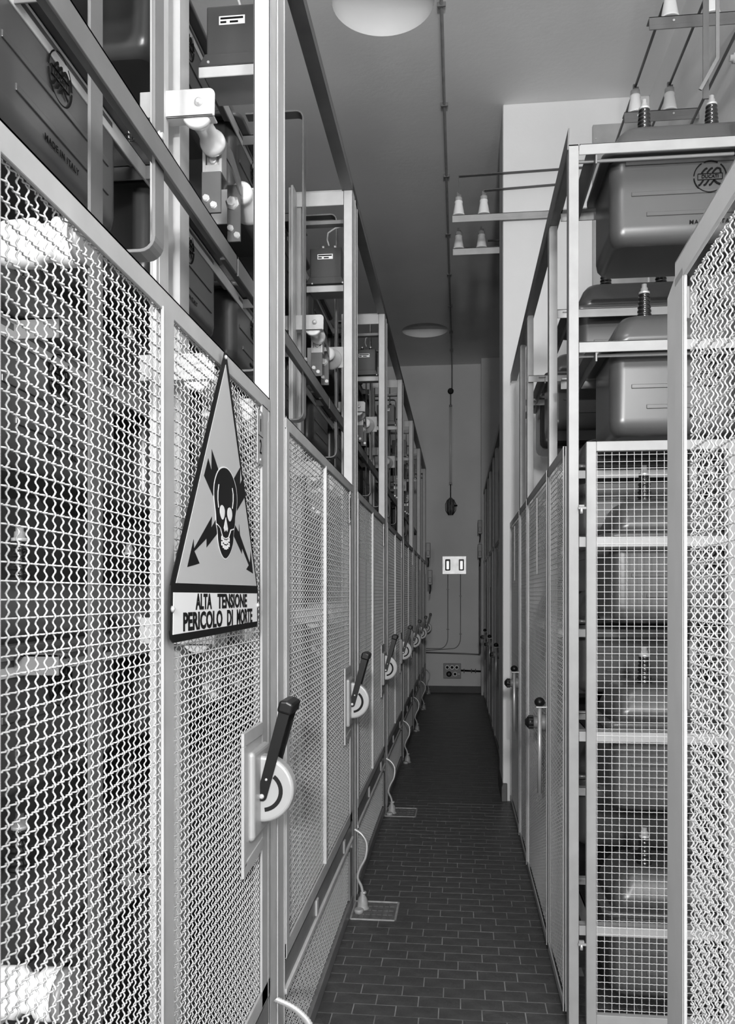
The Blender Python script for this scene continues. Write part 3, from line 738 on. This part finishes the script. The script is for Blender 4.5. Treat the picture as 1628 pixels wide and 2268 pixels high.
# nearest right door and its post
rd_me = wire_mesh('near_right_mesh', .50, .05, 1.922, .0215, .0209, .00135, .0019, 8, 4)
t = thing('mesh_door', 'coarse wire mesh door standing slightly ajar at the right picture edge', 'door', (.335, 1.335, 0), math.radians(-1.6))
G().box(-.003, .003, -.60, 0, 1.925, 1.966).box(-.003, .012, -.6, 0, 1.960, 1.966).build('top_rail', 'lpaint', t, .0015)
G().box(-.003, .003, -.052, 0, .02, 1.94).box(-.0025, .0005, -.060, -.052, .02, 1.925).build('stile', 'lpaint', t, .0015)
G().box(-.003, .003, -.60, 0, .02, .05).build('bottom_rail', 'lpaint', t, .0015)
meshpart(rd_me, t, (.008, -.56, 0))
t = thing('hinge_post', 'pale flat post with slanted top beside the ajar mesh door', 'post', (.352, 1.36, 0))
G().prism([(.0, 0), (.105, 0), (.105, 1.955), (.02, 1.985), (0, 1.985)], 'x', 0, .005).build('flat', 'lpaint', t, .001)
G().box(-.004, .0, 0, .010, 0, 1.985).build('lip', 'lpaint', t, .001)
for z in (1.90, 1.30, .5): G().box(-.008, 0, -.035, .01, z-.025, z+.025).build('hinge_leaf', 'mpaint', t, .001)

# ---- overhead insulators, brackets and bus rods on the right wall
def support(label, x, y, z, group, h=.15):
    t = thing('support_insulator', label, 'insulator', (x, y, z), 0, group)
    b = G().lathe((0, 0, 0), (0, 0, 1), [(0, .043), (.008, .043), (.012, .041), (.085, .027), (.092, .029), (.10, .029), (.105, .026)], 24).build('porcelain', 'porc', t)
    G().lathe((0, 0, .105), (0, 0, 1), [(0, .026), (.025, .025), (.030, .016)], 20).build('cap', 'paint', t)
    G().box(-.012, .004, -.008, .008, .128, .165).box(.0, .018, -.006, .006, .140, .150).build('clamp', 'dpaint', t)
    return t
ZB = 4.14
for i, (y, x0, x1) in enumerate(((4.03, .92, 1.316), (4.80, .955, 1.316))):
    t = thing('wall_bracket', 'steel wall bracket high at right, %s of two' % ('nearer', 'farther')[i], 'bracket', (0, y, 0), 0, 'wall brackets of the bus rods')
    G().box(x0-.04, x1, -.03, -.025, ZB-.055, ZB).box(x0-.04, x1, -.03, .03, ZB-.005, ZB).box(x0-.04, x1, -.034, -.028, ZB-.062, ZB-.04).build('angle', 'mpaint', t, .001)
    for x in (.99, 1.18): G().lathe((x, -.03, ZB-.025), (0, -1, 0), [(0, .006), (.005, .006)], 6).build('bolt', 'zinc', t)
    support('white porcelain insulator on the %s wall bracket, left one' % ('nearer', 'farther')[i], .98, y, ZB, 'porcelain insulators at the right wall')
    support('white porcelain insulator on the %s wall bracket, right one' % ('nearer', 'farther')[i], 1.165, y, ZB, 'porcelain insulators at the right wall')
for i, x in enumerate((.98, 1.165)):
    o = G().cyl((x, 2.6, ZB+.152), (x, 5.962, ZB+.152), .0075, 8).build('bus_rod', 'bus')
    tag(o, 'dark bus rod overhead at right running to the pillar, %s one' % ('left', 'middle')[i], 'busbar', 'overhead bus rods')
o = G().cyl((1.20, 2.6, 3.90), (1.20, 5.962, 3.90), .0075, 8).build('bus_rod', 'bus'); tag(o, 'dark bus rod overhead close to the right wall', 'busbar', 'overhead bus rods')
t = thing('wall_insulator', 'white porcelain insulator lying horizontally on the right wall', 'insulator', (1.312, 3.85, 3.83))
G().lathe((0, 0, 0), (-1, 0, 0), [(0, .05), (.03, .045), (.045, .04), (.05, .044), (.07, .040)], 24).build('porcelain', 'porc', t)
G().lathe((-.07, 0, 0), (-1, 0, 0), [(0, .026), (.035, .022), (.036, .014), (.05, .014)], 16).build('cap', 'pale', t)
# brackets off the pillar
t = thing('pillar_bracket', 'long steel bracket reaching from the pillar over the aisle, front face', 'bracket', (0, 5.93, 0))
G().box(-.045, .92, 0, .005, ZB-.052, ZB).box(-.045, .92, 0, .035, ZB-.005, ZB).box(-.045, .92, -.004, .0, ZB-.052, ZB-.034).build('angle', 'paint', t, .001)
t = thing('pillar_bracket', 'short steel bracket reaching over the aisle behind the pillar', 'bracket', (0, 6.50, 0))
G().box(-.045, .40, 0, .005, ZB-.052, ZB).box(-.045, .40, 0, .035, ZB-.005, ZB).build('angle', 'pale', t, .001)
for nm, y in (('front', 5.95), ('rear', 6.52)):
    for i, x in enumerate((.0, .176)):
        support('white porcelain insulator on the %s pillar bracket, %s one' % (nm, ('outer', 'inner')[i]), x, y, ZB, 'porcelain insulators on the pillar brackets')
for i, (x, y, z, xe) in enumerate(((.0, 5.95, 4.42, 1.15), (.176, 5.95, 4.31, .80))):
    o = G().strap([(x, y, ZB+.16), (x, y, z), (xe, y, z+.02)], .028, .005).build('bus_strap', 'bus', None)
    tag(o, 'dark flat strap from the pillar bracket insulator, %s one' % ('upper', 'lower')[i], 'busbar', 'straps of the pillar brackets')
for i, (x, z) in enumerate(((.0, ZB+.04), (.176, ZB+.09))):
    o = G().cyl((x+.05, 6.60, z), (.40, 6.60, z), .008, 8).build('bus_rod', 'bus')
    tag(o, 'dark rod behind the short pillar bracket, %s one' % ('lower', 'upper')[i], 'busbar', 'rods behind the pillar')
for x in (.0, .176):
    pass
# grey cabinet sheet on the pillar, vertical straps in the near right rack
t = thing('wall_cabinet', 'flat grey sheet cabinet on the pillar behind the right rack', 'cabinet', (.925, 5.93, 3.30))
G().box(0, .37, 0, .034, 0, 1.42).build('case', 'paint', t, .003)
for z in (.1, 1.32): G().lathe((.02, -.001, z), (0, -1, 0), [(0, .006), (.003, .005)], 10).build('screw', 'zinc', t)
o = G().box(.855, .875, 3.05, 3.056, 3.20, 4.75).build('bus_strap', 'bus'); tag(o, 'tall dark vertical strap at the upper right picture edge', 'busbar', 'upright straps of the right rack')
o = G().strap([(.895, 3.02, 4.3), (.895, 3.02, 3.32), (.84, 3.03, 3.22)], .006, .012).build('bus_strap', 'busm'); tag(o, 'thin grey strap bending down to a black bushing at upper right', 'busbar', 'upright straps of the right rack')

# ================================================================ CEILING AND END WALL SERVICES
t = thing('ceiling_conduit', 'thin grey conduit running along the ceiling to the end wall', 'conduit', (-.10, 0, ZC))
G().tube([(0, -2, -.014), (0, 12.50, -.014), (0, 12.56, -.03), (0, 12.586, -.07), (0, 12.586, -.42)], .010, 10).build('pipe', 'dpaint', t)
for y in (1.6, 3.2, 4.9, 5.9, 6.9, 8, 9, 10, 11, 11.8): G().box(-.025, .025, y-.008, y+.008, -.026, 0).build('clip', 'dpaint', t, .002)
t = thing('junction_box', 'small round black junction box on the end wall above the tube lamp', 'box', (-.12, YE, 4.52))
G().lathe((0, 0, 0), (0, -1, 0), [(0, .045), (.03, .045), (.04, .030)], 16).build('body', 'bake', t)
G().cyl((0, -.014, -.20), (0, -.014, -.04), .010, 8).build('pipe', 'dpaint', t)
t = thing('tube_lamp', 'unlit vertical fluorescent tube lamp on the end wall', 'lamp', (-.12, YE, 3.11))
G().box(-.035, .035, -.03, 0, 0, 1.20).build('batten', 'wallend', t, .006, 2)
G().cyl((0, -.055, .03), (0, -.055, 1.17), .018, 16).build('tube', 'glass', t)
for z in (.005, 1.165): G().box(-.022, .022, -.08, -.03, z, z+.03).build('lamp_holder', 'dpaint', t, .004)
t = thing('bulkhead_lamp', 'dark caged bulkhead lamp hanging below the tube lamp', 'lamp', (-.12, YE-.07, 2.79))
G().lathe((0, 0, -.13), (0, 0, 1), [(0, .01), (.03, .045), (.08, .062), (.15, .062), (.20, .045), (.24, .035), (.26, .015)], 18).build('body', 'iron', t)
for k in range(8):
    a = 2*PI*k/8; G().tube([(.03*math.cos(a), .03*math.sin(a), -.13), (.075*math.cos(a), .075*math.sin(a), -.06), (.078*math.cos(a), .078*math.sin(a), .03), (.045*math.cos(a), .045*math.sin(a), .10)], .005, 6).build('cage_wire', 'bake', t)
G().cyl((0, .02, .12), (0, .02, .33), .008, 8).build('stem', 'bake', t)
G().cyl((.05, 0, .01), (.10, 0, .01), .012, 8).build('side_gland', 'bake', t)
t = thing('signal_panel', 'metal plate with two lit oblong lamps on the end wall', 'panel', (-.245, YE, 1.775))
G().box(0, .358, -.03, 0, 0, .272).build('plate', 'plate', t, .004)
for x in (.082, .285):
    f_ = G().box(x-.038, x+.038, -.055, -.03, .055, .225).build('lamp_frame', 'bake' if x < .2 else 'dpaint', t, .015, 3)
    G().box(x-.017, x+.017, -.06, -.054, .075, .195).build('lamp_lens', 'lampw', f_, .004)
t = thing('wall_conduit', 'pair of thin conduits dropping from the lamp panel to the floor level pipe', 'conduit', (0, YE, 0))
for x, dx in ((-.162, 0), (.027, 0)):
    pts = [(x, -.012, 1.775), (x, -.012, .82)] + [(x-.12+.12*math.cos(a), -.012, .82-.16*math.sin(a)) for a in [PI/2*k/6 for k in range(1, 7)]] + [(-.5, -.012, .66-(.03 if x > 0 else 0))]
    G().tube(pts, .006, 6).build('drop_pipe', 'dpaint', t)
G().tube([(-.5, -.015, .60), (.1, -.015, .585), (.30, -.015, .575), (.318, -.03, .60), (.32, -.06, .75)], .012, 8).build('main_pipe', 'dpaint', t)
for x, z in ((-.162, 1.55), (.027, 1.45), (-.162, .95), (.027, .88)): G().box(x-.02, x+.02, -.018, 0, z-.006, z+.006).build('clip', 'dpaint', t)
t = thing('socket_box', 'grey wall box with five round sockets low on the end wall', 'socket', (-.229, YE, .218))
G().box(0, .263, -.05, 0, 0, .222).build('case', 'dpaint', t, .004)
for i, (x, z) in enumerate(((.06, .165), (.13, .165), (.20, .165), (.175, .065))):
    s_ = G().lathe((x, -.05, z), (0, -1, 0), [(0, .034), (.006, .033), (.007, .028)], 18).build('socket', 'porc', t)
    G().lathe((x, -.0575, z), (0, -1, 0), [(0, .021), (.001, .020)], 16).build('socket_hole', 'dark', s_)
G().lathe((.085, -.05, .065), (0, -1, 0), [(0, .042), (.02, .040), (.03, .02)], 16).build('plug', 'bake', t)
G().lathe((.232, -.05, .065), (0, -1, 0), [(0, .011), (.01, .008)], 12).build('pilot_lamp', 'porc', t)
t = thing('cable_run', 'black cable with clips from the socket box to the pilaster', 'cable', (0, YE, 0))
G().cyl((.034, -.02, .335), (.329, -.02, .325), .014, 10).build('cable', 'bake', t)
for x in (.08, .19, .25): G().box(x-.006, x+.006, -.04, 0, .30, .36).build('clip', 'bake', t)
# switch boxes at the far ends of both rows
def swbox(name, x, y, z, label, s=1):
    t = thing(name, label, 'box', (x, y, z), 0, 'small switch boxes at the far row ends')
    G().box(-.03, .03, 0, .06, 0, .20).build('case', 'mpaint', t, .006, 2)
    G().box(-.018, .018, -.012, 0, .03, .10).build('cover', 'dpaint', t, .004)
    G().tube([(0, .03, 0), (.006, .02, -.05), (-.004, .02, -.12)], .008, 8).build('cable', 'bake', t)
    return t
swbox('switch_box', -.40, 11.0, 1.95, 'small metal switch box at the far end of the left row, upper one')
swbox('switch_box', -.385, 11.3, 1.60, 'small metal switch box at the far end of the left row, lower one')
swbox('switch_box', .305, 12.2, 2.35, 'small metal switch box at the far end of the right row, upper one')
swbox('switch_box', .305, 12.2, 2.00, 'small metal switch box at the far end of the right row, lower one')
o = G().cyl((.305, 12.28, 0.6), (.305, 12.28, 1.99), .012, 8).build('riser_pipe', 'dpaint'); tag(o, 'dark riser pipe on the pilaster at the right row end', 'pipe')
